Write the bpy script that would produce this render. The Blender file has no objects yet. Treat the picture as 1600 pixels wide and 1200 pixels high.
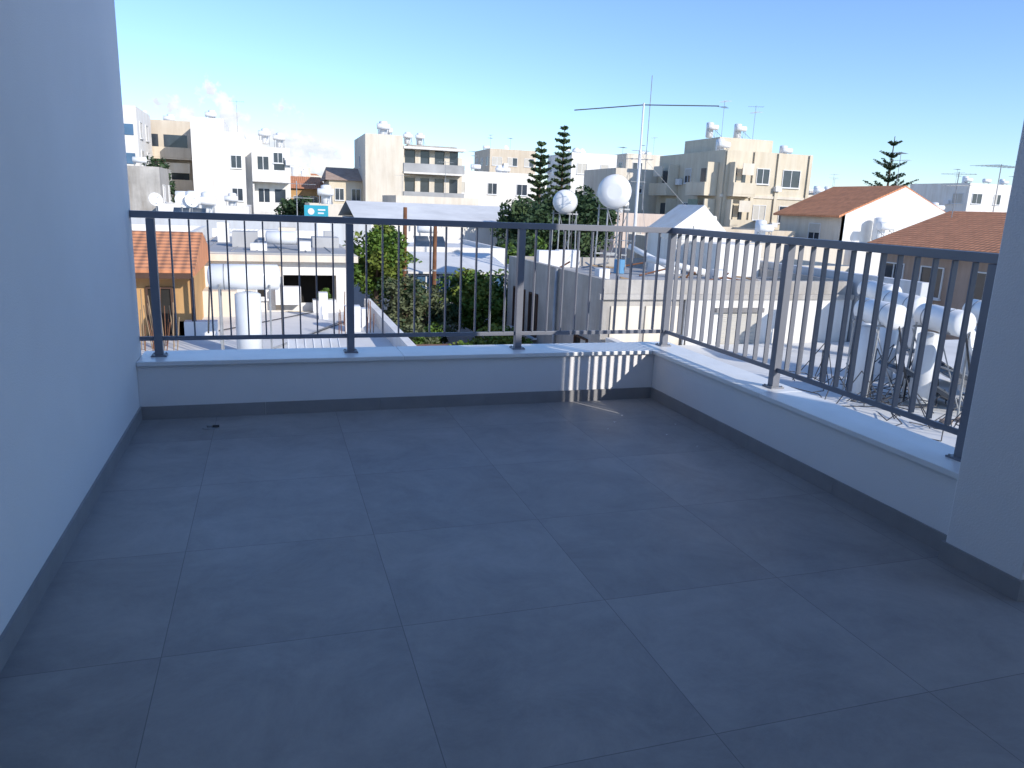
import bpy, math, random
from mathutils import Vector, Matrix
random.seed(7)
S=bpy.context.scene
COL=S.collection
GZ=-6.5
# ---------------------------------------------------------------- materials
M={}
def mat(name,col,rough=.8,var=.12,scale=3.0,bump=.0,bscale=60,metal=0,streak=0,coord='Object',spec=.3,col2=None):
    m=bpy.data.materials.new(name);m.use_nodes=True
    nt=m.node_tree;N=nt.nodes;L=nt.links
    b=N['Principled BSDF'];b.inputs['Roughness'].default_value=rough;b.inputs['Metallic'].default_value=metal
    b.inputs['Specular IOR Level'].default_value=spec
    tc=N.new('ShaderNodeTexCoord')
    n=N.new('ShaderNodeTexNoise');n.inputs['Scale'].default_value=scale;n.inputs['Detail'].default_value=6;n.inputs['Roughness'].default_value=.6
    L.new(tc.outputs[coord],n.inputs['Vector'])
    r=N.new('ShaderNodeValToRGB');r.color_ramp.elements[0].position=.3;r.color_ramp.elements[1].position=.7
    c2=col2 or tuple(c*(1-var*2) for c in col)
    r.color_ramp.elements[0].color=(*c2,1);r.color_ramp.elements[1].color=(*col,1)
    L.new(n.outputs['Fac'],r.inputs['Fac']);out=r.outputs['Color']
    if streak:
        mp=N.new('ShaderNodeMapping');mp.inputs['Scale'].default_value=(1.3,1.3,.16)
        L.new(tc.outputs[coord],mp.inputs['Vector'])
        n2=N.new('ShaderNodeTexNoise');n2.inputs['Scale'].default_value=1.6;n2.inputs['Detail'].default_value=7;n2.inputs['Roughness'].default_value=.65
        L.new(mp.outputs[0],n2.inputs['Vector'])
        r2=N.new('ShaderNodeValToRGB');r2.color_ramp.elements[0].position=.3;r2.color_ramp.elements[1].position=.6
        k=1-streak;r2.color_ramp.elements[0].color=(k,k*.96,k*.91,1);r2.color_ramp.elements[1].color=(1,1,1,1)
        L.new(n2.outputs['Fac'],r2.inputs['Fac'])
        mx=N.new('ShaderNodeMix');mx.data_type='RGBA';mx.blend_type='MULTIPLY';mx.inputs[0].default_value=1
        L.new(out,mx.inputs[6]);L.new(r2.outputs['Color'],mx.inputs[7]);out=mx.outputs[2]
    L.new(out,b.inputs['Base Color'])
    if bump:
        n3=N.new('ShaderNodeTexNoise');n3.inputs['Scale'].default_value=bscale;n3.inputs['Detail'].default_value=4
        L.new(tc.outputs[coord],n3.inputs['Vector'])
        bp=N.new('ShaderNodeBump');bp.inputs['Strength'].default_value=bump;bp.inputs['Distance'].default_value=.02
        L.new(n3.outputs['Fac'],bp.inputs['Height']);L.new(bp.outputs[0],b.inputs['Normal'])
    M[name]=m;return m
mat('plaster',(.84,.83,.83),.9,.035,.9,.16,140)
mat('marble',(.86,.86,.85),.3,.05,5)
mat('skirt',(.31,.305,.31),.45,.08,6)
mat('railmetal',(.19,.20,.235),.4,.04,8,metal=0.0,spec=.5)
mat('white',(.83,.81,.77),.85,.05,.6,streak=.12)
mat('whiteroof',(.80,.79,.76),.8,.12,.5)
mat('cream',(.76,.69,.58),.85,.06,.5,streak=.13)
mat('tan',(.68,.59,.47),.85,.07,.5,streak=.15)
mat('beige',(.72,.64,.50),.85,.07,.5,streak=.12)
mat('pinkish',(.72,.60,.52),.85,.08,.5,streak=.15)
mat('concrete',(.54,.51,.47),.9,.16,.9,.3,20,streak=.3)
mat('concdark',(.30,.29,.285),.9,.14,.9,.3,20,streak=.3)
mat('greyroof',(.50,.50,.50),.9,.18,.4)
mat('orangewall',(.60,.36,.16),.9,.1,.8,streak=.2)
mat('brownwall',(.47,.35,.28),.9,.1,.8,streak=.2)
mat('bluegrey',(.60,.62,.65),.85,.06,.6,streak=.15)
mat('glass',(.05,.065,.085),.12,.2,.7,spec=.6)
mat('glassblue',(.08,.17,.30),.1,.2,.7,spec=.6)
mat('dark',(.03,.028,.025),.8,.2,2)
mat('frame',(.75,.75,.75),.5,.03,2)
mat('brownframe',(.09,.05,.035),.6,.1,4)
mat('shutter',(.55,.52,.46),.6,.05,3)
mat('awning',(.30,.36,.28),.8,.1,3)
mat('tank',(.83,.83,.82),.35,.06,2,spec=.5)
mat('tankside',(.70,.72,.74),.3,.06,3,spec=.5)
mat('panel',(.05,.075,.11),.15,.2,3,spec=.6)
mat('steel',(.40,.41,.42),.5,.15,6,metal=.4)
mat('darksteel',(.07,.07,.075),.6,.1,6)
mat('rust',(.24,.11,.06),.85,.25,5)
mat('bark',(.14,.10,.07),.95,.2,6,.5,30)
mat('soil',(.30,.17,.12),.95,.2,.8)
mat('wood',(.35,.25,.16),.9,.15,5)
mat('blueplastic',(.12,.3,.5),.5,.05,4)
mat('signcyan',(.03,.36,.48),.5,.05,4)
mat('leafdark',(.05,.09,.035),.7,.3,.9,col2=(.018,.04,.018))
mat('leafgreen',(.12,.20,.03),.65,.3,.8,col2=(.045,.10,.018))
mat('leafolive',(.15,.17,.09),.7,.2,.8,col2=(.07,.09,.04))
mat('leafyellow',(.20,.24,.04),.65,.2,.8,col2=(.08,.12,.02))
mat('leafpine',(.08,.12,.045),.75,.3,.6,col2=(.03,.06,.025))
def rooftile():
    m=mat('terracotta',(.70,.30,.15),.85,.14,2.5)
    nt=m.node_tree;N=nt.nodes;L=nt.links;b=N['Principled BSDF']
    tc=N.new('ShaderNodeTexCoord')
    w=N.new('ShaderNodeTexWave');w.wave_type='BANDS';w.bands_direction='X';w.inputs['Scale'].default_value=1.3
    w2=N.new('ShaderNodeTexWave');w2.wave_type='BANDS';w2.bands_direction='Y';w2.inputs['Scale'].default_value=1.3
    L.new(tc.outputs['Object'],w.inputs['Vector']);L.new(tc.outputs['Object'],w2.inputs['Vector'])
    ad=N.new('ShaderNodeMath');L.new(w.outputs['Fac'],ad.inputs[0]);L.new(w2.outputs['Fac'],ad.inputs[1])
    bp=N.new('ShaderNodeBump');bp.inputs['Strength'].default_value=.6;bp.inputs['Distance'].default_value=.05
    L.new(ad.outputs[0],bp.inputs['Height']);L.new(bp.outputs[0],b.inputs['Normal'])
rooftile()
def floormat():
    m=bpy.data.materials.new('floortile');m.use_nodes=True;M['floortile']=m
    nt=m.node_tree;N=nt.nodes;L=nt.links;b=N['Principled BSDF']
    g=N.new('ShaderNodeNewGeometry')
    mp=N.new('ShaderNodeMapping');mp.inputs['Location'].default_value=(-.41+8,-2.45+8,0)
    L.new(g.outputs['Position'],mp.inputs['Vector'])
    sx=N.new('ShaderNodeSeparateXYZ');L.new(mp.outputs[0],sx.inputs[0])
    def ma(op,a,bv=None,cl=False):
        n=N.new('ShaderNodeMath');n.operation=op;n.use_clamp=cl
        for i,x in enumerate((a,bv)):
            if x is None: continue
            if isinstance(x,(int,float)): n.inputs[i].default_value=x
            else: L.new(x,n.inputs[i])
        return n.outputs[0]
    def joint(c):
        q=ma('DIVIDE',c,.8);fr=ma('FRACT',q);d=ma('MINIMUM',fr,ma('SUBTRACT',1.0,fr));return d,ma('FLOOR',q)
    dx,ix=joint(sx.outputs[0]);dy,iy=joint(sx.outputs[1])
    d=ma('MINIMUM',dx,dy);line=ma('LESS_THAN',d,.0018)
    idc=N.new('ShaderNodeCombineXYZ');L.new(ix,idc.inputs[0]);L.new(iy,idc.inputs[1])
    wn=N.new('ShaderNodeTexWhiteNoise');L.new(idc.outputs[0],wn.inputs['Vector'])
    off=N.new('ShaderNodeVectorMath');off.operation='SCALE';off.inputs['Scale'].default_value=7
    L.new(wn.outputs['Color'],off.inputs[0])
    ad=N.new('ShaderNodeVectorMath');ad.operation='ADD';L.new(off.outputs[0],ad.inputs[0]);L.new(g.outputs['Position'],ad.inputs[1])
    n1=N.new('ShaderNodeTexNoise');n1.inputs['Scale'].default_value=2.6;n1.inputs['Detail'].default_value=11;n1.inputs['Roughness'].default_value=.76;n1.inputs['Distortion'].default_value=.4
    L.new(ad.outputs[0],n1.inputs['Vector'])
    r=N.new('ShaderNodeValToRGB');r.color_ramp.elements[0].position=.3;r.color_ramp.elements[1].position=.7
    r.color_ramp.elements[0].color=(.235,.227,.225,1);r.color_ramp.elements[1].color=(.385,.37,.36,1)
    L.new(n1.outputs['Fac'],r.inputs['Fac'])
    # thin dust film, large soft patches
    nd=N.new('ShaderNodeTexNoise');nd.inputs['Scale'].default_value=.9;nd.inputs['Detail'].default_value=8;nd.inputs['Roughness'].default_value=.7;L.new(g.outputs['Position'],nd.inputs['Vector'])
    dm=N.new('ShaderNodeMix');dm.data_type='RGBA';L.new(ma('MULTIPLY',ma('SUBTRACT',nd.outputs['Fac'],.42,True),1.1,True),dm.inputs[0]);L.new(r.outputs['Color'],dm.inputs[6]);dm.inputs[7].default_value=(.47,.44,.41,1)
    hsv=N.new('ShaderNodeHueSaturation');L.new(dm.outputs[2],hsv.inputs['Color'])
    L.new(ma('ADD',ma('MULTIPLY',wn.outputs['Value'],.10),.95),hsv.inputs['Value'])
    mx=N.new('ShaderNodeMix');mx.data_type='RGBA';L.new(ma('MULTIPLY',line,.7),mx.inputs[0]);L.new(hsv.outputs[0],mx.inputs[6]);mx.inputs[7].default_value=(.10,.10,.11,1)
    L.new(mx.outputs[2],b.inputs['Base Color'])
    L.new(ma('ADD',ma('MULTIPLY',nd.outputs['Fac'],.45),.24),b.inputs['Roughness'])
    b.inputs['Specular IOR Level'].default_value=.45
    bp=N.new('ShaderNodeBump');bp.inputs['Strength'].default_value=.4;bp.inputs['Distance'].default_value=.002
    L.new(ma('SUBTRACT',ma('MULTIPLY',n1.outputs['Fac'],.25),line),bp.inputs['Height']);L.new(bp.outputs[0],b.inputs['Normal'])
floormat()
mat('ground',(.34,.31,.27),.95,.2,.05,col2=(.12,.12,.11))
# ---------------------------------------------------------------- geometry accumulator
class G:
    def __init__(s,name): s.n=name;s.p={}
    def _g(s,mt,part):
        k=(part or mt,mt)
        return s.p.setdefault(k,([],[]))
    def box(s,mt,x0,x1,y0,y1,z0,z1,part=None):
        v,f=s._g(mt,part);b=len(v)
        for z in(z0,z1):
            v+= [(x0,y0,z),(x1,y0,z),(x1,y1,z),(x0,y1,z)]
        f+=[(b,b+3,b+2,b+1),(b+4,b+5,b+6,b+7),(b,b+1,b+5,b+4),(b+1,b+2,b+6,b+5),(b+2,b+3,b+7,b+6),(b+3,b,b+4,b+7)]
    def poly(s,mt,pts,faces,part=None):
        v,f=s._g(mt,part);b=len(v);v+=[tuple(p) for p in pts];f+=[tuple(i+b for i in q) for q in faces]
    def cyl(s,mt,p0,p1,r,n=12,r1=None,part=None,dome=0):
        v,f=s._g(mt,part);b=len(v);p0=Vector(p0);p1=Vector(p1);d=(p1-p0);L_=d.length;d.normalize()
        a=d.orthogonal().normalized();c=d.cross(a)
        rs=[(0,r),(L_,r if r1 is None else r1)]
        if dome: rs=[(-dome,r*.45),(-dome*.6,r*.8),(0,r),(L_,r),(L_+dome*.6,r*.8),(L_+dome,r*.45)]
        for t,rr in rs:
            for i in range(n):
                an=2*math.pi*i/n;v.append(tuple(p0+d*t+(a*math.cos(an)+c*math.sin(an))*rr))
        for j in range(len(rs)-1):
            for i in range(n):
                k=(i+1)%n;f.append((b+j*n+i,b+j*n+k,b+(j+1)*n+k,b+(j+1)*n+i))
        f.append(tuple(b+n-1-i for i in range(n)));f.append(tuple(b+(len(rs)-1)*n+i for i in range(n)))
    def done(s,bevel=0,smooth=(),single=False):
        keys=list(s.p)
        objs=[]
        root=None
        if not(single or len(keys)==1):
            root=bpy.data.objects.new(s.n,None);COL.objects.link(root)
            k0=s.p[keys[0]][0];n=len(k0);c=[sum(q[i] for q in k0)/n for i in(0,1)]+[min(q[2] for q in k0)]
            root.location=c
        else: c=(0,0,0)
        for k in keys:
            v,f=s.p[k]
            me=bpy.data.meshes.new(k[0]);me.from_pydata([(p[0]-c[0],p[1]-c[1],p[2]-c[2]) for p in v],[],f);me.materials.append(M[k[1]])
            me.update()
            o=bpy.data.objects.new(s.n if root is None else k[0],me);COL.objects.link(o)
            if k[0] in smooth or k[1] in smooth:
                for pl in me.polygons: pl.use_smooth=len(pl.vertices)==4
            if bevel:
                bm=o.modifiers.new('bevel','BEVEL');bm.width=bevel;bm.segments=2;bm.limit_method='ANGLE'
            if root: o.parent=root
            objs.append(o)
        return objs
SM=('tank','tankside','tankbody','pipe')
# ---------------------------------------------------------------- terrace
XL,XR,YB=-.87,2.945,5.39
g=G('terrace_floor')
g.box('floortile',XL,XR,-2,YB,-.12,0);g.box('floortile',XR,6.0,-2,2.05,-.12,0)
g.done()
g=G('side_wall');g.box('plaster',XL-.25,XL,-2,5.62,-.2,4.5);g.done(bevel=.006)
g=G('parapet_wall')
g.box('plaster',XL,2.945,5.39,5.72,-.2,.37,'back_wall')
g.box('plaster',2.945,3.22,2.42,5.72,-.2,.37,'right_wall')
g.done(bevel=.004)
g=G('parapet_coping')
g.box('marble',XL+.002,.9,5.365,5.75,.37,.4,'slab_1')
g.box('marble',.902,2.918,5.365,5.75,.37,.4,'slab_2')
g.box('marble',2.92,3.25,3.95,5.75,.37,.4,'slab_3')
g.box('marble',2.92,3.25,2.422,3.948,.37,.4,'slab_4')
g.done(bevel=.004)
g=G('skirting')
g.box('skirt',XL,XL+.012,-2,5.378,0,.09,'left_skirting')
x=XL
while x<2.93:
    x1=min(x+.8,2.933);g.box('skirt',x+.0015,x1,5.378,5.389,0,.09,'back_skirting');x=x1
y=2.42
while y<5.37:
    y1=min(y+.8,5.377);g.box('skirt',2.933,2.944,y+.0015,y1,0,.09,'right_skirting');y=y1
g.box('skirt',2.863,2.874,2.038,2.432,0,.09,'pillar_skirting');g.box('skirt',2.875,3.4,2.038,2.049,0,.09,'pillar_skirting')
g.box('skirt',2.875,2.932,2.421,2.432,0,.09,'pillar_skirting')
g.done()
g=G('pillar');g.box('plaster',2.875,3.4,2.05,2.42,0,2.8);g.done(bevel=.006)
g=G('apartment_building')
g.box('plaster',-6,6.63,-6,-2.002,GZ,4.5,'rear_block')
g.box('plaster',-6,3.98,-2,2.42,2.802,4.5,'roof_slab')
g.box('plaster',-6,6.0,-2,2.04,GZ,-.122,'lower_floors');g.box('plaster',-6,3.2,2.042,5.7,GZ,-.202,'front_floors')
g.box('glass',.2,2.6,-2.0,-1.98,.02,2.3,'sliding_door')
for a,b in((.14,.2),(1.37,1.43),(2.6,2.66)): g.box('darksteel',a,b,-2.0,-1.94,0,2.36,'door_frame')
g.done()
RY,RX,RT=5.57,3.12,1.37
g=G('metal_railing')
g.box('railmetal',XL+.003,RX+.03,RY-.03,RY+.03,RT-.045,RT,'top_rail')
g.box('railmetal',RX-.03,RX+.03,2.43,RY-.032,RT-.045,RT,'top_rail_side')
g.box('railmetal',XL+.003,RX+.02,RY-.008,RY+.008,.505,.535,'bottom_rail')
g.box('railmetal',RX-.008,RX+.008,2.43,RY-.01,.505,.535,'bottom_rail_side')
posts=[(-.75,RY),(.54,RY),(1.83,RY),(RX,RY),(RX,4.08),(RX,2.62)]
for x,y in posts:
    g.box('railmetal',x-.026,x+.026,y-.026,y+.026,.402,RT-.047,'posts')
    g.box('railmetal',x-.05,x+.05,y-.05,y+.05,.4,.409,'base_plates')
    for sx in(-.038,.038):
        for sy in(-.038,.038): g.cyl('steel',(x+sx,y+sy,.409),(x+sx,y+sy,.416),.006,8,part='bolts')
def frange(a,b,n): return [a+(b-a)*i/n for i in range(1,n)]
for a,b in((-.75,.54),(.54,1.83),(1.83,RX)):
    for x in frange(a,b,11): g.box('railmetal',x-.005,x+.005,RY-.016,RY+.016,.537,RT-.047,'balusters')
for a,b in((4.08,RY),(2.62,4.08)):
    for y in frange(a,b,13): g.box('railmetal',RX-.017,RX+.017,y-.005,y+.005,.537,RT-.047,'side_balusters')
g.done(bevel=.002)
g=G('floor_drain')
g.cyl('steel',(-.42,5.12,0),(-.42,5.12,.005),.045,20);g.cyl('steel',(-.42,5.12,.005),(-.42,5.12,.02),.018,14,part='knob');g.box('darksteel',-.40,-.36,5.105,5.12,.006,.018,'lever')
g.done()
g=G('paper_scraps')
for x,y,s in((2.32,4.75,.02),(2.55,4.4,.016),(2.45,4.9,.012),(2.74,4.62,.014),(2.2,4.6,.01),(2.62,4.12,.01)):
    g.poly('frame',[(x,y,.003),(x+s,y+.3*s,.012),(x+s*.8,y+s,.004),(x-.2*s,y+.7*s,.01)],[(0,1,2,3)])
g.done()
# ---------------------------------------------------------------- props helpers
def heater(g,x,y,z,s=1.0,panel=True,vert=True):
    h=1.25*s
    g.cyl('tank',(x-.62*s,y,z+h),(x+.62*s,y,z+h),.29*s,16,dome=.04*s,part='tankbody')
    for dx in(-.5,.5):
        for dy in(-.28,.28): g.cyl('steel',(x+dx*s,y+dy*s,z),(x+dx*s,y+dy*.6*s,z+h-.2*s),.022*s,6,part='stand')
        g.cyl('steel',(x+dx*s,y-1.3*s,z+.1*s),(x+dx*s,y+.2*s,z+.95*s),.02*s,6,part='stand')
    if panel:
        for i in(0,1):
            a=x-.95*s+i*1.0*s
            g.poly('panel',[(a,y-1.45*s,z+.12*s),(a+.92*s,y-1.45*s,z+.12*s),(a+.92*s,y-.25*s,z+.78*s),(a,y-.25*s,z+.78*s),
              (a,y-1.4*s,z+.04*s),(a+.92*s,y-1.4*s,z+.04*s),(a+.92*s,y-.2*s,z+.7*s),(a,y-.2*s,z+.7*s)],[(0,1,2,3),(7,6,5,4),(0,4,5,1),(1,5,6,2),(2,6,7,3),(3,7,4,0)],'collector')
    if vert:
        g.cyl('tank',(x+.1*s,y+.75*s,z+.25*s),(x+.1*s,y+.75*s,z+1.75*s),.42*s,16,dome=.1*s)
def antenna(g,x,y,z,h,l=.7,an=None):
    g.cyl('steel',(x,y,z),(x,y,z+h),.02,5,part='antenna')
    for k in range(random.randint(1,2)):
        zz=z+h-.1-.5*k
        a=random.uniform(0,3.1) if an is None else an;dx,dy=math.cos(a),math.sin(a)
        g.cyl('steel',(x-dx*l,y-dy*l,zz),(x+dx*l,y+dy*l,zz),.012,4,part='antenna')
        for t in(-.9,-.65,-.4,-.15,.1,.35,.6,.85):
            w=(.32-.1*t)*l/.7
            g.cyl('steel',(x+dx*l*t-dy*w,y+dy*l*t+dx*w,zz),(x+dx*l*t+dy*w,y+dy*l*t-dx*w,zz),.009,4,part='antenna')
def dish(g,x,y,z,r=.45):
    n=14
    d=Vector((.45,-.8,.35)).normalized();a=d.orthogonal().normalized();c=d.cross(a)
    g.cyl('steel',(x,y,z),(x,y,z+.7),.025,6,part='antenna')
    o=Vector((x,y,z+.85));pts=[o-d*.12]
    for rr,dd in((.5,-.09),(1,0)):
        for i in range(n):
            an=2*math.pi*i/n;pts.append(o+d*dd+(a*math.cos(an)+c*math.sin(an))*r*rr)
    f=[(0,1+i,1+(i+1)%n) for i in range(n)]+[(1+i,1+n+i,1+n+(i+1)%n,1+(i+1)%n) for i in range(n)]
    g.poly('tank',pts,f,'dish');g.cyl('steel',o-d*.1,o+d*.4,.012,4,part='antenna')
def fbox(g,face,pos,m,a0,a1,z0,z1,d0,d1,part):
    if face=='F': g.box(m,a0,a1,pos-d1,pos-d0,z0,z1,part)
    elif face=='L': g.box(m,pos-d1,pos-d0,a0,a1,z0,z1,part)
    else: g.box(m,pos+d0,pos+d1,a0,a1,z0,z1,part)
def win(g,face,c,z,w,h,pos,fm='frame',gm='glass',sill=True):
    t=.05
    bx=lambda *q: fbox(g,face,pos,*q)
    a0,a1=c-w/2,c+w/2
    bx(gm,a0,a1,z,z+h,.002,.012,'window_glass')
    bx(fm,a0-t,a0,z-t,z+h+t,.002,.06,'window_frame');bx(fm,a1,a1+t,z-t,z+h+t,.002,.06,'window_frame')
    bx(fm,a0,a1,z-t,z,.002,.06,'window_frame');bx(fm,a0,a1,z+h,z+h+t,.002,.06,'window_frame')
    bx(fm,c-.025,c+.025,z,z+h,.013,.04,'window_frame')
    if sill:
        bx('frame',a0-.1,a1+.1,z-t-.06,z-t-.002,.002,.14,'window_sill')
        r=random.random()
        if r<.2: bx('shutter',a0,c-.03,z+.0,z+h,.014,.045,'shutter')
        elif r<.35: bx('shutter',a0,a1,z+h*.5,z+h,.041,.055,'blind')
        if random.random()<.18: bx('frame',a1+.3,a1+1.05,z-.2,z+.35,.1,.42,'ac_unit')
def balcony(g,face,a0,a1,z,pos,wm,depth=1.4,solid=True):
    bx=lambda *q: fbox(g,face,pos,*q)
    bx(wm,a0,a1,z-.18,z,.002,depth,'balcony_slab')
    if solid: bx(wm,a0,a1,z+.002,z+.95,depth-.12,depth+.02,'balcony_parapet')
    else:
        bx('steel',a0,a1,z+.92,z+.97,depth-.06,depth,'balcony_rail')
        n=int((a1-a0)/.25)
        for i in range(n+1):
            q=a0+(a1-a0-.03)*i/n;bx('steel',q,q+.03,z+.002,z+.918,depth-.05,depth-.02,'balcony_rail')
    m=(a0+a1)/2
    bx('glass',a0+.5,m-.2,z+.02,z+2.2,.002,.02,'balcony_door')
    bx('glass',m+.3,a1-.4,z+.9,z+2.2,.002,.02,'balcony_window')
    bx('frame',(a0+.5+m-.2)/2-.03,(a0+.5+m-.2)/2+.03,z+.02,z+2.2,.021,.06,'window_frame')
    bx(wm,a0,a0+.15,z+.002,z+2.6,.022,depth*.9,'balcony_side')
    if random.random()<.4: bx(random.choice(('awning','cream')),m-.2,a1-.2,z+1.6,z+2.55,depth-.3,depth-.25,'balcony_blind')
def block(name,x0,x1,y0,y1,z1,wm='white',rm='whiteroof',wins=True,par=.5,kit=0,balF=None,balS=None,z0=GZ,zmin=-3,colw=3.2,fl=3.05,ret=False):
    g=G(name)
    g.box(wm,x0,x1,y0,y1,z0,z1-par,'walls')
    t=.2;ZR=z1-par
    g.box(wm,x0,x1,y0,y0+t,ZR,z1,'roof_parapet');g.box(wm,x0,x1,y1-t,y1,ZR,z1,'roof_parapet')
    g.box(wm,x0,x0+t,y0+t,y1-t,ZR,z1,'roof_parapet');g.box(wm,x1-t,x1,y0+t,y1-t,ZR,z1,'roof_parapet')
    g.box(rm,x0+t,x1-t,y0+t,y1-t,ZR+.003,ZR+.04,'roof')
    faces=[('F',x0,x1,y0)]
    faces.append(('L',y0,y1,x0) if x0>2 else ('R',y0,y1,x1))
    if wins:
        z=ZR-fl
        while z>zmin and z>z0:
            for fc,a,b,pos in faces:
                bal=balF if fc=='F' else balS
                n=max(1,int((b-a)/colw));w=(b-a)/n
                i=0
                while i<n:
                    c=a+w*(i+.5)
                    if bal and bal(i,n):
                        j=i
                        while j+1<n and bal(j+1,n): j+=1
                        balcony(g,fc,a+w*i+.15,a+w*(j+1)-.15,z,pos,wm,solid=random.random()<.7);i=j+1;continue
                    r=random.random()
                    if r<.75: win(g,fc,c+random.uniform(-.2,.2),z+.95,random.choice((1.1,1.3,1.6)),1.25,pos,gm=random.choice(('glass','glass','shutter')))
                    elif r<.88: win(g,fc,c,z+1.3,.6,.7,pos)
                    i+=1
            z-=fl
    for k in range(kit):
        x=random.uniform(x0+1,x1-1);y=random.uniform(y0+1.8,y1-1) if y1-y0>4 else (y0+y1)/2
        r=random.random()
        if r<.6: heater(g,x,y,ZR+.04,random.uniform(.75,1.0),panel=random.random()<.25,vert=random.random()<.6)
        elif r<.85: antenna(g,x,y,ZR+.04,random.uniform(2,3.5))
        else: dish(g,x,y,ZR+.04,.5)
    if ret: return g
    g.done(smooth=SM)
# ---------------------------------------------------------------- near roofs
g=G('flat_roof_house')
g.box('white',-7,3.0,8.5,24.4,GZ,-2.02,'walls');g.box('whiteroof',-6.8,2.8,8.7,24.2,-2.018,-1.98,'roof')
g.box('white',2.8,3.0,8.7,24.4,-2.02,-1.6,'roof_parapet')
g.box('white',-7,3.0,8.5,8.7,-2.02,-1.7,'roof_parapet')
for k in range(26):
    x=random.uniform(-3.0,-2.0);y=random.uniform(17.6,18.8)
    g.cyl('wood' if k%2 else 'rust',(x,y,-2),(x+random.uniform(-.12,.12),y,-2+random.uniform(.6,1.5)),.012,5,part='canes')
for x,y in((1.6,19.5),(2.4,20.2),(1.9,21.5)):
    for k in range(3): g.cyl('rust',(x+k*.08,y,-2),(x+k*.08+random.uniform(-.05,.05),y,-2+random.uniform(.5,1.1)),.012,5,part='rebar')
g.box('frame',1.85,2.25,20.4,20.75,-1.98,-1.3,'vent_box');g.box('frame',2.35,2.55,21,21.3,-1.98,-1.45,'vent_box')
g.box('frame',1.3,1.55,22.6,22.9,-1.98,-1.2,'vent_box');g.box('greyroof',-2.2,-1.9,20,20.4,-1.98,-1.6,'vent_box')
g.cyl('steel',(-3,16.9,-1.95),(2.6,17.6,-1.95),.02,5,part='pipe');g.cyl('steel',(-.3,17.4,-1.94),(1.9,22,-1.94),.02,5,part='pipe')
g.cyl('darksteel',(.4,18.9,-1.95),(2.5,22.9,-1.95),.015,5,part='cable');g.cyl('darksteel',(-1.9,19.9,-1.95),(1.2,23.9,-1.95),.015,5,part='cable')
g.done(smooth=SM)
def cyprusheater(name,x,y,z,L_,r,zt,vx,panelx,rot=0,base=True,r2=None):
    g=G(name)
    g.cyl('tank',(-L_/2,0,zt-z),(L_/2,0,zt-z),r,24,dome=.06,part='tankbody')
    for q in(-.3,.3): g.cyl('steel',(q*L_-.012,0,zt-z),(q*L_+.012,0,zt-z),r+.006,24,part='strap')
    if base: g.cyl('tankside',(vx,.02,.12),(vx,.02,zt-z-r-.1),r2 or r,24,dome=.05,part='cold_tank')
    for sx in(-.75,.75):
        for sy in(-.3,.3): g.cyl('steel',(sx*L_/2,sy,0),(sx*L_/2,sy*.8,zt-z-r*.5),.02,6,part='stand')
        g.cyl('steel',(sx*L_/2,-.3,zt-z-r*.8),(sx*L_/2,.3,zt-z-r*.8),.02,6,part='stand')
        g.cyl('steel',(sx*L_/2,-.3,.1),(sx*L_/2,.3,zt-z-r),.012,6,part='stand')
    for i in range(panelx):
        a=-L_/2+.05+i*1.0
        g.poly('panel',[(a,-1.6,.12),(a+.92,-1.6,.12),(a+.92,-.4,.75),(a,-.4,.75),(a,-1.56,.05),(a+.92,-1.56,.05),(a+.92,-.36,.68),(a,-.36,.68)],
          [(0,1,2,3),(7,6,5,4),(0,4,5,1),(1,5,6,2),(2,6,7,3),(3,7,4,0)],'collector')
        for e0,e1 in(((a,-1.6,.13),(a+.92,-1.6,.13)),((a,-.4,.76),(a+.92,-.4,.76)),((a,-1.6,.13),(a,-.4,.76)),((a+.92,-1.6,.13),(a+.92,-.4,.76))):
            g.cyl('steel',e0,e1,.02,4,part='collector_frame')
    g.cyl('darksteel',(L_/2+.08,.1,0),(L_/2+.06,.1,zt-z),.018,6,part='pipe')
    g.cyl('darksteel',(-L_/2-.08,-.3,.6),(-L_/2-.02,0,zt-z),.018,6,part='pipe')
    obs=g.done(smooth=SM)
    rt=obs[0].parent
    rt.rotation_euler=(0,0,rot)
    c=Vector(rt.location);R=Matrix.Rotation(rot,3,'Z');rt.location=Vector((x,y,z))+R@c
    return rt
cyprusheater('solar_water_heater',-.55,17.2,-1.98,1.35,.27,-.22,.05,0)
g=G('solar_collector')
a=.3
g.poly('bluegrey',[(a,16.3,-1.9),(a+1.1,16.3,-1.9),(a+1.1,17.3,-1.6),(a,17.3,-1.6),(a,16.3,-1.96),(a+1.1,16.3,-1.96),(a+1.1,17.3,-1.67),(a,17.3,-1.67)],[(0,1,2,3),(7,6,5,4),(0,4,5,1),(1,5,6,2),(2,6,7,3),(3,7,4,0)],'collector')
for i in range(7): g.cyl('frame',(a+i*1.1/6,16.3,-1.89),(a+i*1.1/6,17.3,-1.59),.014,5,part='collector_frame')
g.cyl('steel',(a+.1,17.28,-1.98),(a+.1,17.28,-1.66),.02,5,part='stand');g.cyl('steel',(a+1,17.28,-1.98),(a+1,17.28,-1.66),.02,5,part='stand')
g.done()
g=G('white_porch_house')
x0,x1,y0,y1,zt=-2.1,2.45,24.5,34,-.15
g.box('white',x0,.35,y0,y1,GZ,zt-.3,'walls');g.box('white',1.95,x1,y0,y1,GZ,zt-.3,'walls')
g.box('cream',.352,1.948,y0+1.6,y1,GZ,zt-.3,'walls_rear');g.box('white',.352,1.948,y0,y0+1.598,-1.0+.12,zt-.3,'lintel')
g.box('white',.352,1.948,y0,y0+.15,-2,-1.75,'porch_step')
g.box('dark',.36,1.94,y0+1.58,y0+1.598,-2,-.9,'porch_shade')  # near-black sheet across the recess back, porch shade put into its colour
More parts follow.
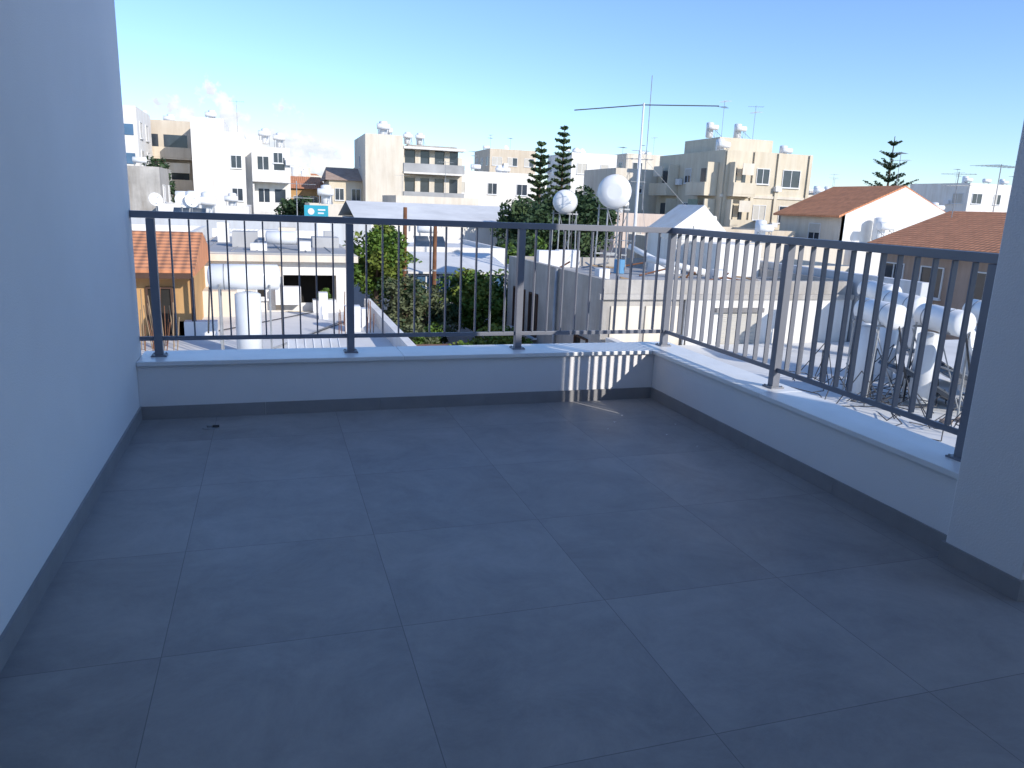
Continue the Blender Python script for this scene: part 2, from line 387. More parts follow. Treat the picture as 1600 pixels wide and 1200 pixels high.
g.box('cream',x0-.15,x1+.15,y0-.35,y1,zt-.298,zt-.1,'roof_edge');g.box('greyroof',x0,x1,y0,y1-.1,zt-.098,zt-.06,'roof')
g.box('white',x0-.15,x1+.15,y1-.2,y1,zt-.098,zt+.25,'roof_parapet')
g.box('cream',-1.9,-1.0,y0-1.2,y0-.002,-1.98,-1.25,'porch_side_wall');g.box('frame',1.2,1.9,y0-.5,y0-.1,-1.98,-1.6,'planter')
g.box('tan',.1,.3,y0-.05,y0-.003,-1.95,-.6,'pilaster')
win(g,'F',-1.3,-1.5+.35,.6,.45,y0);win(g,'F',-.45,-1.55,.5,.8,y0,gm='dark')
for x,y,w,h in((-1.2,27,.8,.5),(.3,29,.6,.6),(1.4,27.5,.9,.35),(-.2,31,1.2,.4),(1.8,31.5,.5,.9),(-1.8,29.5,.4,.7),(.9,25.6,.35,.3),(-.6,25.4,.5,.22),(1.9,29,.35,.5)):
    g.box(random.choice(('white','greyroof','frame','cream')),x,x+w,y,y+w,zt-.058,zt-.06+h,'roof_units')
g.cyl('tankside',(-.1,26.4,zt+.3),(-.1+.9,26.4,zt+.3),.22,14,dome=.04,part='tankbody')
for k in range(6): g.cyl('steel',(-1.9+k*.75,25,zt-.05),(-1.9+k*.75+random.uniform(-.4,.4),31,zt-.05),.02,5,part='pipe')
antenna(g,1.0,30,zt,2.2)
g.done(smooth=SM)
g=G('orange_roof_house')
g.box('orangewall',-9,-1.9,20,25,GZ,-.35,'walls')
g.poly('terracotta',[(-9.4,19.6,-.32),(-1.75,19.6,-.32),(-1.75,22.5,.45),(-9.4,22.5,.45),(-1.75,25.4,-.32),(-9.4,25.4,-.32),
 (-9.4,19.6,-.45),(-1.75,19.6,-.45),(-1.75,25.4,-.45),(-9.4,25.4,-.45)],[(0,1,2,3),(3,2,4,5),(0,6,7,1),(1,7,8,4,2),(5,9,6,0,3),(6,9,8,7)],'roof')
g.box('brownframe',-9.3,-1.8,19.45,19.58,-.5,-.38,'gutter')
win(g,'F',-2.6,-1.9,.5,1.1,20,'brownframe','dark')
g.cyl('brownframe',(-1.83,19.7,-2),(-1.83,19.7,-.5),.05,8,part='downpipe')
g.done()
g=G('satellite_dish')
for x in(-5.2,-4.05,-3.6): dish(g,x,41,.25,.34)
g.done()
# concrete building
g=G('concrete_house')
x0,x1,y0,y1,zt=8.1,15.9,17.8,26,-.27
g.box('concrete',x0,x1,y0,y1,GZ,zt-.35,'walls')
for a in((x0,x1,y0,y0+.18),(x0,x1,y1-.18,y1),(x0,x0+.18,y0+.18,y1-.18),(x1-.18,x1,y0+.18,y1-.18)): g.box('concrete',*a,zt-.35,zt,'roof_parapet')
g.box('greyroof',x0+.18,x1-.18,y0+.18,y1-.18,zt-.348,zt-.31,'roof')
g.box('concrete',x0-.12,x1,y0-.12,y0-.002,zt-.5,zt-.36,'ledge')
g.box('white',10.6,x1,y0-.06,y0-.003,-4.2,zt-.502,'white_render')
for a,b in((8.35,9.2),(9.35,10.4)): g.box('cream',a,b,y0-.04,y0-.002,-2.3,-.95,'render_panel')
for i in range(22): g.box('shutter',11.55,12.75,y0-.095-(.012 if i%2 else 0),y0-.062,-2.35+i*.055,-2.35+i*.055+.05,'roller_shutter')
g.box('concdark',11.4,12.9,y0-.15,y0-.062,-2.5,-2.38,'sill');g.box('concdark',11.4,12.9,y0-.18,y0-.062,-1.12,-1.0,'lintel')
g.box('white',14.0,x1-.2,22,23.8,zt-.3,.5,'roof_room')
win(g,'L',24.6,-2.6,1.1,1.3,x0,'brownframe','dark');win(g,'L',23.1,-2.6,.7,1.3,x0,'brownframe','dark');win(g,'L',19.0,-3.6,.8,1.6,x0,'brownframe','dark')
g.cyl('steel',(8.03,21,GZ),(8.03,21,zt),.05,8,part='pipe');g.cyl('steel',(10.5,17.73,-5),(10.5,17.73,zt-.5),.04,8,part='pipe')
for x,y,w,d,h in((8.7,24.5,.8,.35,.6),(9.6,25,.8,.35,.6),(12.3,23,1.0,.5,.35),(13.5,21,.5,.5,.3),(9.4,21,.35,.35,.3)):
    g.box('frame',x,x+w,y,y+d,zt-.3,zt-.3+h,'ac_units')
for k in range(22):
    x=random.uniform(9,15);y=random.uniform(19,25)
    g.cyl(random.choice(('wood','steel','rust')),(x,y,zt-.25),(x+random.uniform(-1.5,1.5),y+random.uniform(-1,1),zt-.2+random.random()*.2),.03,5,part='pipe%d'%(k%2))
g.cyl('tank',(11.6,22.2,zt+.25),(13.2,21.2,zt-.1),.11,10,part='pipe_white');g.cyl('tank',(11.2,22.8,zt+.6),(12.4,21.6,zt-.1),.09,10,part='pipe_white')
g.cyl('blueplastic',(11.0,23,zt-.3),(11.0,23,zt+.15),.18,12,part='bucket')
g.poly('white',[(13.4,24,zt-.31),(15.7,24,zt-.31),(15.7,25.8,zt-.31),(13.4,25.8,zt-.31),(13.4,24,.9),(14.6,24,1.75),(15.7,24,.75),(13.4,25.8,.9),(14.6,25.8,1.75),(15.7,25.8,.75)],
  [(0,1,6,5,4),(3,7,8,9,2),(0,4,7,3),(1,2,9,6),(4,5,8,7),(5,6,9,8)],'stair_house')
for k in range(4): antenna(g,9.5+k*1.5,20+k*1.2,zt-.3,1.3+.3*(k%2),.45)
g.done(smooth=SM)
def bigtank(name,x,y,z,r,zb,L_=1.2):
    g=G(name)
    d=Vector((.42,.9,0)).normalized()*L_/2
    p=Vector((x,y,z));g.cyl('tank',p-d,p+d,r,28,dome=.18,part='tankbody')
    for q in(-.5,.5): g.cyl('steel',p+d*q-d*.02,p+d*q+d*.02,r+.008,28,part='strap')
    for sx in(-.4,.4):
        for sy in(-.4,.4): g.cyl('steel',(x+sx,y+sy,zb),(x+sx*.9,y+sy*.9,z-r*.75),.03,6,part='stand')
    for zz in(zb+.5,z-r-.02):
        g.box('steel',x-.42,x+.42,y-.42,y-.38,zz,zz+.05,'stand');g.box('steel',x-.42,x+.42,y+.38,y+.42,zz,zz+.05,'stand')
    g.cyl('steel',(x-.4,y-.4,zb),(x+.4,y-.4,z-r),.015,5,part='stand');g.cyl('steel',(x+.4,y-.4,zb),(x-.4,y-.4,z-r),.015,5,part='stand')
    g.cyl('darksteel',(x+.1,y-.6,zb),(x+.1,y-.62,z-r*.8),.02,6,part='pipe')
    g.done(smooth=SM)
bigtank('water_tank',11.2,24.2,2.05,.56,-.55)
bigtank('water_tank',11.7,30,1.7,.48,-1.2)
g=G('radio_mast')
g.cyl('frame',(13.0,26.1,-.6),(13.0,26.1,3.6),.06,8,part='mast');g.cyl('frame',(13.0,26.1,3.6),(13.0,26.1,5.25),.035,8,part='mast_top');g.cyl('steel',(13.25,26.1,1.5),(13.25,26.1,6.2),.015,5,part='whip')
g.cyl('darksteel',(10.45,26.4,4.85),(13.0,26.1,5.18),.02,6,part='boom');g.cyl('darksteel',(13.0,26.1,5.18),(15.9,25.8,5.32),.02,6,part='boom')
for zz,w in((3.6,.35),(3.3,.5),(2.5,.3)): g.cyl('steel',(13-w,26.1,zz),(13+w,26.1,zz),.012,5,part='crossarm');
for dx in(-.4,-.2,.2,.4): g.cyl('steel',(13+dx,25.8,3.3),(13+dx,26.4,3.3),.01,4,part='crossarm')
for a in((10.5,20,-.5),(16,24,-.2),(13,26.1,-.5)): g.cyl('steel',a,(13,26.1,3.5),.006,4,part='guy_wire')
g.done()
block('white_flat_house',10.5,13.5,29.5,34,-1.2,'white','greyroof',kit=0,z0=GZ)
g=G('grey_boundary_wall')
g.box('bluegrey',16.02,16.3,15.5,26.5,-6.5,-.05);g.done(bevel=.02)
g=G('white_flat_roof')
g.box('white',8.2,22,7.8,17.66,GZ,-2.02,'walls');g.box('whiteroof',8.4,21.8,8,17.6,-2.018,-1.98,'roof')
g.box('white',8.2,8.4,7.8,17.66,-2.018,-1.75,'roof_parapet')
for k in range(4):
    x=11.2+random.uniform(-.5,.5);y=9.6+random.uniform(-.4,.4)
    g.box('brownwall',x,x+.2,y,y+.1,-1.98,-1.9,'bricks')
for k in range(14):
    x=random.uniform(10.5,12.5);y=random.uniform(9.5,13.5);p=Vector((x,y,-1.95))
    for j in range(9):
        q=p+Vector((random.uniform(-.6,.6),random.uniform(-.6,.6),0));q.z=random.uniform(-1.96,-1.8) if j%3 else random.uniform(-1.9,-.9)
        g.cyl('darksteel',p,q,.01,5,part='cables');p=q
g.done()
for x,y,pl,l in((11.1,11.6,1,1.1),(11.75,10.75,1,1.1),(12.9,12.9,1,1.2),(13.6,11.3,1,1.25),(14.4,15.2,0,1.2)):
    cyprusheater('solar_water_heater',x,y,-1.98,l,.235,-.25,.3,pl,rot=math.radians(78),r2=.2)
g=G('satellite_dish');dish(g,13.2,10.6,-1.9,.55);g.done()
g=G('satellite_dish');dish(g,11.9,10.1,-1.5,.33);g.done()
g=G('tiled_roof_house')
xe,xr,xq,ya_,yb_,ze,zr=26,30.5,35,18,28.6,.45,2.0
g.box('brownwall',xe+.5,xq-.5,ya_+.4,yb_-.4,GZ,ze-.12,'walls')
g.poly('terracotta',[(xe,ya_,ze),(xr,ya_,zr),(xq,ya_,ze),(xe,yb_,ze),(xr,yb_,zr),(xq,yb_,ze),(xe,ya_,ze-.1),(xr,ya_,zr-.1),(xq,ya_,ze-.1),(xe,yb_,ze-.1),(xr,yb_,zr-.1),(xq,yb_,ze-.1)],
 [(0,1,4,3),(1,2,5,4),(0,3,9,6),(2,8,11,5),(0,6,7,1),(1,7,8,2),(3,4,10,9),(4,5,11,10),(6,9,10,7),(7,10,11,8)],'roof')
g.box('cream',xe-.12,xe-.003,ya_,yb_,ze-.22,ze-.04,'gutter')
for y in(20,22.6,25.2,27.3): win(g,'L',y,-1.6,1.1,1.2,xe+.5,'frame','glass')
antenna(g,29.5,27.5,1.7,2.0);antenna(g,31.3,27.0,1.9,2.2,1.2,.1);antenna(g,32.3,26.4,1.9,2.5,1.2,.9);antenna(g,33,26.8,1.9,1.8,1.0,.3)
g.done()
g=G('gable_house')
g.box('cream',38.7,48.5,45,52.2,GZ,1.7,'walls')
g.poly('white',[(38.7,44.97,-2.5),(48.6,44.97,-2.5),(48.6,44.97,1.75),(43.6,44.97,3.8),(38.7,44.97,1.75),(38.7,45.3,-2.5),(48.6,45.3,-2.5),(48.6,45.3,1.75),(43.6,45.3,3.8),(38.7,45.3,1.75)],
 [(0,1,2,3,4),(5,9,8,7,6),(0,4,9,5),(1,6,7,2),(2,7,8,3),(3,8,9,4)],'gable_wall')
g.poly('terracotta',[(38.2,45.0,1.65),(43.6,45.0,3.92),(48.9,45.0,1.65),(38.2,52.5,1.65),(43.6,52.5,3.92),(48.9,52.5,1.65),(38.2,45,1.5),(43.6,45,3.78),(48.9,45,1.5),(38.2,52.5,1.5),(43.6,52.5,3.78),(48.9,52.5,1.5)],
 [(0,1,4,3),(1,2,5,4),(0,3,9,6),(2,8,11,5),(0,6,7,1),(1,7,8,2),(3,4,10,9),(4,5,11,10)],'roof')
win(g,'L',48,-.3,1.2,1.3,38.7);win(g,'F',46,-.6,1.2,1.2,44.97)
antenna(g,43.7,46,3.8,2.5);heater(g,41,43.5,-.2,1,panel=False)
g.box('white',36,44,40.5,44.9,GZ,-.2,'extension')
g.done(smooth=SM)
# ---------------------------------------------------------------- mid filler
block('low_white_house',5.5,11,36,44,-.6,'white','whiteroof',zmin=-5,kit=1,par=.25)
g=G('workshop_hall')
g.box('white',5.3,19,48,60,GZ,.2,'walls')
g.poly('whiteroof',[(5,47.6,.2),(19.3,47.6,.2),(19.3,54,1.35),(5,54,1.35),(19.3,60.4,.2),(5,60.4,.2)],[(0,1,2,3),(3,2,4,5)],'roof')
for i in range(9): g.box('frame',5.2+i*1.7,5.26+i*1.7,47.5,47.58,-.1,.2,'gutter_brackets')
g.done()
g=G('workshop_shed')
g.box('bluegrey',5.5,9.6,31,34.4,GZ,-1.35,'walls')
g.poly('whiteroof',[(5.3,30.7,-1.3),(9.8,30.7,-1.3),(9.8,34.6,-.75),(5.3,34.6,-.75),(5.3,30.7,-1.38),(9.8,30.7,-1.38),(9.8,34.6,-.83),(5.3,34.6,-.83)],[(0,1,2,3),(7,6,5,4),(0,4,5,1),(1,5,6,2),(2,6,7,3),(3,7,4,0)],'roof')
for i in range(4): win(g,'F',6.1+i*.98,-2.25,.8,.75,31,'frame','glassblue',False)
g.done()
block('low_house',-12,-2.6,27,36,.1,'white','greyroof',zmin=-4,kit=2,par=.3)
block('low_house',-11,5,40,52,.25,'bluegrey','greyroof',zmin=-4,kit=3,par=.35)
block('low_house',23,33,38,47,-.1,'cream','whiteroof',zmin=-5,kit=2,par=.35)
block('low_house',19,25,28,33,-.6,'cream','greyroof',zmin=-5,kit=1,par=.35)
block('low_house',30,37,48,56,.4,'tan','whiteroof',zmin=-5,kit=1,par=.35)
block('low_house',50,62,44,56,.6,'white','greyroof',zmin=-5,kit=3,par=.35)
block('low_house',3,8,62,70,1.0,'cream','greyroof',zmin=-5,kit=1,par=.35)
block('low_house',10,17,64,72,1.9,'cream','greyroof',zmin=-5,kit=2,par=.35)
block('low_house',28,35,60,67,1.2,'pinkish','greyroof',zmin=-5,kit=2,par=.35)
g=G('shop_sign')
g.box('signcyan',2.3,3.9,54.9,55,.1,.95,'board');g.cyl('frame',(2.75,54.88,.53),(2.75,54.9,.53),.22,16,part='mark')
g.box('frame',3.2,3.7,54.88,54.899,.6,.7,'mark_bar');g.box('frame',3.2,3.6,54.88,54.899,.38,.48,'mark_bar')
g.cyl('steel',(3.2,55,GZ),(3.2,55,.1),.06,8,part='pole');g.done()
for x,t,yy,mt in((5.0,1.25,30,'rust'),(6.2,.8,30,'rust')):
    g=G('utility_pole');g.cyl(mt,(x,yy,GZ),(x+.05,yy,t),.11,8,r1=.075,part='shaft')
    for zz in(-4,-2.5,-1.2): g.cyl('steel',(x,yy,zz),(x,yy,zz+.06),.125,8,part='band')
    g.done()
g=G('garden_wall');g.box('white',3.3,3.5,19,33,GZ,-3.2,'wall');g.box('white',3.5,9.5,44.5,44.7,GZ,-4,'wall_rear');g.done()
g=G('garden_shed');g.box('rust',3.7,5.2,19.0,22.0,GZ,-2.75,'walls');g.box('soil',3.6,5.3,18.9,22.1,-2.748,-2.68,'roof');g.done()
g=G('garden_ground');g.box('soil',3.6,14,27,44.4,GZ,GZ+.03);g.done()
# ---------------------------------------------------------------- tower blocks
g=block('striped_tower_block',-22,-10.6,75,83.5,8.5,'white',kit=1,wins=False,ret=True)
for k in range(6):
    z=7-k*2.4
    g.box('glassblue',-21.8,-10.9,74.93,74.998,z-.9,z,'window_band');
    for y in(77,80.5): win(g,'R',y,z-1,1.4,1.3,-10.6)
g.done(smooth=SM)
block('balcony_block',-13,-7,85,94,8.3,'tan',kit=2,balF=lambda i,n:True)
g=block('white_stepped_block',-6.6,-3.7,78,88,8.2,'white',wins=False,ret=True)
g.box('white',-3.698,-2.0,78.6,88,GZ,7.1,'middle_step');g.box('white',-1.998,-.4,79.5,88,GZ,6.6,'middle_step')
g.box('white',-.398,2.1,79.5,88,GZ,6.0,'right_wing')
for k in range(3):
    z=2.9-k*3
    balcony(g,'F',-1.4,2.0,z,79.5,'white',1.6);win(g,'F',-2.8,z+1,.9,1.1,78.6)
win(g,'F',1.0,4.6,.8,.9,79.5)
heater(g,-.2,82,6.3,.9,False);heater(g,1.2,83,6.05,.9,False);antenna(g,-2.6,80,7.1,3);heater(g,-5,81,7.75,.8,False)
g.done(smooth=SM)
block('low_block',-16,-8,66,74,3.3,'concrete','greyroof',kit=2)
block('low_block',-8,-1.5,64,74,.6,'white','greyroof',kit=2)
for nm,x0,x1,y,ze,zr,wm in(('small_tiled_house',2.2,6.2,95,2.4,3.9,'orangewall'),('small_tiled_house',6.4,11,88,3.4,4.9,'beige')):
    g=G(nm);g.box(wm,x0,x1,y,y+9,GZ,ze,'walls')
    g.poly('terracotta' if wm=='orangewall' else 'brownwall',[(x0-.4,y-.4,ze),(x1+.4,y-.4,ze),(x1,y+4.5,zr),(x0,y+4.5,zr),(x1+.4,y+9.4,ze),(x0-.4,y+9.4,ze)],[(0,1,2,3),(3,2,4,5),(1,4,2),(0,3,5)],'roof')
    for x in(x0+1.1,x0+2.9): win(g,'F',x,ze-2.1,.9,1.2,y)
    g.done()
g=block('tall_cream_block',10.0,14.0,85,96,8.3,'cream',wins=False,kit=0,ret=True)
for zz in(5,1.9): win(g,'L',90,zz,1,1.2,10.0)
heater(g,12.2,87,7.9,1.1,False);heater(g,13,90,7.9,1.0,False)
g.box('cream',14.002,21,86.5,96,GZ,6.4,'wing')
for k in range(4):
    z=4.6-3.0*k
    g.box('white',14.1,20.9,84.9,86.498,z-.2,z,'balcony_slab');g.box('greyroof',14.1,20.9,84.88,85.0,z+.003,z+.9,'balcony_parapet')
    g.box('glass',14.5,20.5,86.47,86.498,z+.003,z+2.4,'balcony_doors')
    for x in(15.6,17.2,18.9): g.box('cream',x,x+.6,86.3,86.46,z+.003,z+2.6,'pier')
    g.box('cream',14.0,14.15,85.0,86.45,z+.003,z+2.8,'fin') 
g.box('white',14.1,21,84.9,86.49,7.0,7.25,'balcony_slab');g.box('concrete',15,20.6,87.5,95,6.4,7.6,'penthouse')
for x in(15.2,16.6): heater(g,x,88.9,7.6,.8,False)
g.done(smooth=SM)
block('long_white_block',20.4,32,92,102,5.3,'white',kit=5,colw=3.0)
block('far_block',35,43,125,135,10.4,'tan',kit=4,colw=2.6)
block('white_block',37.6,44,95,104,8.4,'white',kit=5,colw=2.4)
block('grey_block',32.4,37.6,70,78,5.4,'cream','greyroof',kit=2,wins=True)
block('far_block',53.5,62,112,120,10,'cream',kit=4)
g=block('beige_apartment_block',36.8,45.5,58,69.5,6.7,'beige',wins=False,ret=True,par=.6)
for k in range(4):
    z=3.1-3.05*k
    for i,x in enumerate((38.2,40.7,43.6)):
        if i==2: win(g,'F',x,z+.8,1.7,1.4,58,gm='glass')
        elif i==0: balcony(g,'F',37.2,39.4,z,58,'beige',1.1)
        else: win(g,'F',x,z+1,1.2,1.2,58,gm='shutter' if k%2 else 'glass')
    balcony(g,'L',58.8,62.0,z,36.8,'beige',1.2,solid=(k%2==0));balcony(g,'L',65.5,69,z,36.8,'beige',1.2)
    win(g,'L',63.8,z+1,1.0,1.2,36.8)
    g.box('cream',36.6,45.7,57.9,57.998,z-.25,z-.02,'string_course')
    g.box('frame',41.9,42.5,57.6,57.99,z+.4,z+.8,'ac_unit')
for x in(36.9,39.6,42.0,45.2): g.box('beige',x,x+.3,57.84,57.89,GZ,6.7,'pilaster')
g.box('beige',38,43.5,61,67,6.1,8.0,'penthouse')
heater(g,37.8,60,6.15,.9,False);heater(g,38.4,63,8.0,.8,False);heater(g,41,62.5,8.0,.8,False);antenna(g,42,62,8,3);antenna(g,40,64,8,3.5);heater(g,44.3,60,6.15,.8,False)
g.done(smooth=SM)
block('white_block',88,98,80,90,6.6,'white',kit=5)
block('cream_block',66,76,84,92,4.2,'cream',kit=6)
block('cream_block',78,87,95,104,5.0,'tan',kit=5)
block('white_block',62,70,62,70,2.2,'white',kit=4)
g=G('distant_buildings')
for k in range(270):
    y=random.uniform(108,330);m=random.uniform(-.35,1.55);x=m*y
    w=random.uniform(8,17);zt=random.uniform(1.8,4.2)+y*.010*random.random()*1.6
    wm=random.choice(('white','cream','cream','beige','tan','pinkish','white'))
    g.box(wm,x,x+w,y,y+w*.8,GZ,zt,'blocks_'+wm)
    if random.random()<.6: g.box(wm,x+w*.3,x+w*.6,y+2,y+6,zt,zt+random.uniform(1,2.5),'penthouses_'+wm)
    if random.random()<.18:
        g.poly('terracotta',[(x-.4,y-.4,zt+.01),(x+w+.4,y-.4,zt+.01),(x+w*.8,y+w*.4,zt+2),(x+w*.2,y+w*.4,zt+2),(x+w+.4,y+w*.8,zt+.01),(x-.4,y+w*.8,zt+.01)],[(0,1,2,3),(3,2,4,5),(1,4,2),(0,3,5)],'tiled_roofs');tk=0
    else: tk=random.randint(1,5)
    z=zt-2
    while z>-3:
        n=int(w/2.6)
        for i in range(n):
            if random.random()<.75: g.box('glass',x+(i+.3)*w/n,x+(i+.7)*w/n,y-.06,y-.004,z,z+1.2,'windows')
        if random.random()<.4: g.box(wm,x+.3,x+w*random.uniform(.3,.9),y-1.2,y-.07,z-.9,z-.1,'balconies_'+wm)
        z-=3.1
    for j in range(tk):
        xx=x+random.uniform(1,w-1);g.cyl('tank',(xx,y+1.5,zt+.3),(xx,y+1.5,zt+1.7),.5,8,part='tanks')
g.done()
g=G('ground');g.poly('ground',[(-3000,-2000,GZ-.01),(4000,-2000,GZ-.01),(4000,5000,GZ-.01),(-3000,5000,GZ-.01)],[(0,1,2,3)]);g.done()
# ---------------------------------------------------------------- vegetation
def leaves(v,f,c,r,n,s):
    for i in range(n):
        while 1:
            p=Vector((random.uniform(-1,1),random.uniform(-1,1),random.uniform(-1,1)))
            if p.length<1: break
        q=Vector((c[0]+p.x*r[0],c[1]+p.y*r[1],c[2]+p.z*r[2]))
        a=Vector((random.gauss(0,1),random.gauss(0,1),random.gauss(0,.6))).normalized();b=a.orthogonal().normalized()
        b=(Matrix.Rotation(random.uniform(0,6.28),3,a)@b)
        ss=s*random.uniform(.6,1.3);k=len(v)
        v+= [tuple(q-a*ss),tuple(q+b*ss*.5),tuple(q+a*ss),tuple(q-b*ss*.5)];f.append((k,k+1,k+2,k+3))
def tree(name,x,y,z0,zc,rx,rz,lm,nclump=26,per=130,s=.16,ry=None,lm2=None):
    g=G(name);ry=ry or rx
    tz=zc-rz*.5
    g.cyl('bark',(x,y,z0),(x+.1,y,tz),.16,9,r1=.10,part='trunk')
    clumps=[]
    for i in range(nclump):
        while 1:
            p=Vector((random.uniform(-1,1),random.uniform(-1,1),random.uniform(-1,1)))
            if .35<p.length<1: break
        c=(x+p.x*rx*.85,y+p.y*ry*.85,zc+p.z*rz*.85);clumps.append(c)
        if i%3==0: g.cyl('bark',(x+.1,y,tz),c,.06,6,r1=.02,part='limbs')
    for i,c in enumerate(clumps):
        mt=lm if (lm2 is None or i%3) else lm2
        v,f=g._g(mt,'foliage' if mt==lm else 'foliage_light')
        k=random.uniform(.24,.42);leaves(v,f,c,(rx*k,ry*k,rz*k*.9),per,s)
    g.done()
def conifer(name,x,y,z0,z1,r,levels=22,lm='leafpine',up=.25,s=.2,nb=8,flat=1.0,t0=.12):
    g=G(name);g.cyl('bark',(x,y,z0),(x,y,z1-.3),.28,9,r1=.03,part='trunk')
    v,f=g._g(lm,'foliage');H=z1-z0
    for l in range(levels):
        t=t0+(1-t0)*l/levels;z=z0+H*t;rr=r*(1-t)**.75*random.uniform(.75,1.15)+.12
        for b in range(nb):
            an=2*math.pi*(b+random.random()*.6)/nb;d=Vector((math.cos(an),math.sin(an),0));L_=rr*random.uniform(.7,1.15)
            e=Vector((x,y,z))+d*L_+Vector((0,0,L_*up))
            g.cyl('bark',(x,y,z),e,.03,4,r1=.01,part='limbs')
            n=int(5+L_*16)
            for i in range(n):
                u=(i+.5)/n;c=Vector((x,y,z)).lerp(e,u)+Vector((0,0,.12*u*L_))
                q=(.14+.1*L_*(1-u));leaves(v,f,c,(q,q,.12*flat),3,s)
    g.done()
conifer('araucaria_tree',24.6,70,GZ,7.7,2.9,20,s=.17,nb=7)
conifer('araucaria_tree',27.2,71,GZ,9.4,2.4,22,s=.17,nb=7)
conifer('norfolk_pine_tree',56,60,GZ,9.4,4.2,13,up=.42,s=.11,nb=8,lm='leafdark',flat=.5,t0=.1)
tree('dark_evergreen_tree',15.0,45,GZ,-.2,2.2,2.1,'leafdark',40,150,.17,lm2='leafpine')
tree('dark_evergreen_tree',18.4,45.5,GZ,.2,2.7,2.6,'leafdark',48,150,.17,lm2='leafpine')
tree('dark_evergreen_tree',12.6,39,GZ,-1.6,1.8,1.8,'leafdark',30,130,.16,lm2='leafgreen')
tree('citrus_tree',7.5,28,GZ,-2.1,1.65,1.25,'leafgreen',50,170,.10,lm2='leafyellow')
tree('citrus_tree',3.9,30.5,GZ,-.8,1.35,1.6,'leafgreen',46,150,.11,lm2='leafyellow')
tree('citrus_tree',5.3,33,GZ,-1.9,1.2,1.2,'leafgreen',30,140,.11,lm2='leafolive')
tree('olive_tree',4.3,26.5,GZ,-2.2,1.05,1.2,'leafolive',34,130,.09,lm2='leafdark')
tree('olive_tree',5.6,27.5,GZ,-2.8,1.2,1.1,'leafolive',30,120,.09,lm2='leafdark')
tree('olive_tree',4.5,23.5,GZ,-3.1,.8,.9,'leafgreen',20,110,.08,lm2='leafolive')
tree('garden_shrub',6.8,22.5,GZ,-2.85,1.05,.7,'leafyellow',30,120,.07,lm2='leafgreen')
tree('garden_shrub',5.6,21.8,GZ,-3.1,.8,.6,'leafyellow',22,110,.07,lm2='leafgreen')
tree('street_tree',-9.2,73,GZ,1.6,1.6,2.6,'leafdark',18,100,.2)
tree('street_tree',2.5,72,GZ,.0,2.0,1.6,'leafdark',18,100,.2)
tree('street_tree',52,62,GZ,.6,2.2,2,'leafdark',18,100,.2)
tree('porch_shrub',1.5,24.2,-1.98,-1.55,.35,.35,'leafgreen',10,60,.05)
# ---------------------------------------------------------------- sky, sun
el=math.radians(24.5);az=math.radians(149)
w=bpy.data.worlds.new('World');S.world=w;w.use_nodes=True;nt=w.node_tree;N=nt.nodes;L=nt.links
bg=N['Background'];bg.inputs['Strength'].default_value=.15
sky=N.new('ShaderNodeTexSky');sky.sky_type='NISHITA';sky.sun_disc=False;sky.sun_elevation=el;sky.sun_rotation=az
sky.air_density=1.0;sky.dust_density=.1;sky.ozone_density=2.0
tint=N.new('ShaderNodeMix');tint.data_type='RGBA';tint.blend_type='MULTIPLY';tint.inputs[0].default_value=1
L.new(sky.outputs[0],tint.inputs[6]);tint.inputs[7].default_value=(.98,1.16,1.50,1)
tc=N.new('ShaderNodeTexCoord');sp=N.new('ShaderNodeSeparateXYZ');L.new(tc.outputs['Generated'],sp.inputs[0])
def ma(op,a,b=None,cl=False):
    n=N.new('ShaderNodeMath');n.operation=op;n.use_clamp=cl
    for i,x in enumerate((a,b)):
        if x is None: continue
        if isinstance(x,(int,float)): n.inputs[i].default_value=x
        else: L.new(x,n.inputs[i])
    return n.outputs[0]
def noise(scale,det,sc3):
    mp=N.new('ShaderNodeMapping');mp.inputs['Scale'].default_value=sc3;L.new(tc.outputs['Generated'],mp.inputs[0])
    n=N.new('ShaderNodeTexNoise');n.inputs['Scale'].default_value=scale;n.inputs['Detail'].default_value=det;n.inputs['Roughness'].default_value=.55;L.new(mp.outputs[0],n.inputs['Vector']);return n.outputs['Fac']
X_,Y_,Z_=sp.outputs
az_=ma('ARCTAN2',X_,Y_)
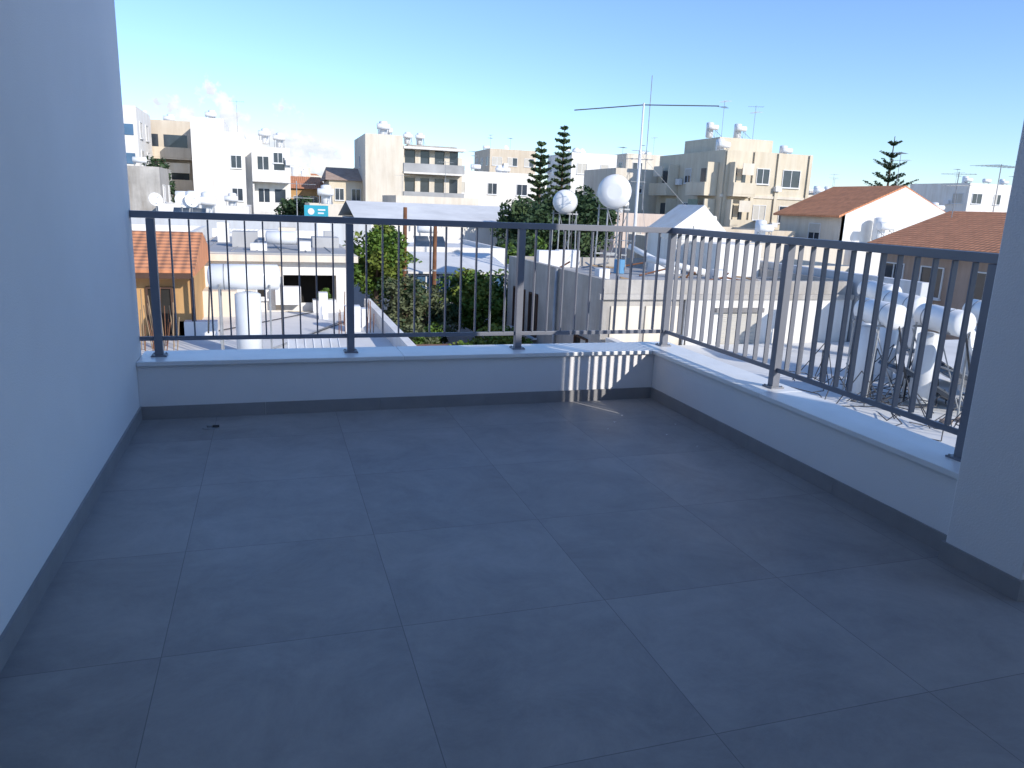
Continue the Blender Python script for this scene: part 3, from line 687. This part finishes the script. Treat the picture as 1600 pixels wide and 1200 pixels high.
azw=ma('SUBTRACT',1.0,ma('POWER',ma('DIVIDE',ma('ABSOLUTE',ma('ADD',az_,.04)),.19),2.0),True)
big=noise(30,7,(1,1,.9))
hgt=ma('MULTIPLY',azw,ma('MULTIPLY',ma('SUBTRACT',big,.14),.27))
cm=ma('MULTIPLY',ma('SUBTRACT',hgt,Z_),55.0,True)
shade=noise(44,6,(1,1,1.5))
cr=N.new('ShaderNodeValToRGB');cr.color_ramp.elements[0].position=.36;cr.color_ramp.elements[1].position=.58
cr.color_ramp.elements[0].color=(5.3,5.6,6.1,1);cr.color_ramp.elements[1].color=(6.9,6.8,6.7,1);L.new(shade,cr.inputs['Fac'])
mx=N.new('ShaderNodeMix');mx.data_type='RGBA';L.new(ma('MULTIPLY',cm,.93),mx.inputs[0]);L.new(tint.outputs[2],mx.inputs[6]);L.new(cr.outputs[0],mx.inputs[7])
L.new(mx.outputs[2],bg.inputs['Color'])
sl=bpy.data.lights.new('sun','SUN');sl.energy=4.6;sl.angle=math.radians(.5);sl.color=(1,.94,.85)
so=bpy.data.objects.new('sun',sl);COL.objects.link(so)
d=Vector((-math.sin(az)*math.cos(el),-math.cos(az)*math.cos(el),-math.sin(el)))
so.rotation_euler=d.to_track_quat('-Z','Y').to_euler();so.location=(10,-20,15)
# ---------------------------------------------------------------- camera
cam=bpy.data.cameras.new('camera');co=bpy.data.objects.new('camera',cam);COL.objects.link(co);S.camera=co
cam.sensor_width=36;cam.lens=36*1180/1600;cam.clip_start=.05;cam.clip_end=6000
th=math.radians(13.34);ph=math.radians(2.25);ya=math.radians(17.9)
Fh=Vector((math.sin(ya),math.cos(ya),0));R0=Vector((math.cos(ya),-math.sin(ya),0));U=Vector((0,0,1))
fw=Fh*math.cos(th)-U*math.sin(th);U0=Fh*math.sin(th)+U*math.cos(th)
cx=R0*math.cos(ph)+U0*math.sin(ph);cy=-R0*math.sin(ph)+U0*math.cos(ph)
m=Matrix((cx,cy,-fw)).transposed().to_4x4();m.translation=Vector((0,0,1.5));co.matrix_world=m
S.view_settings.view_transform='Standard';S.view_settings.look='None';S.view_settings.exposure=0
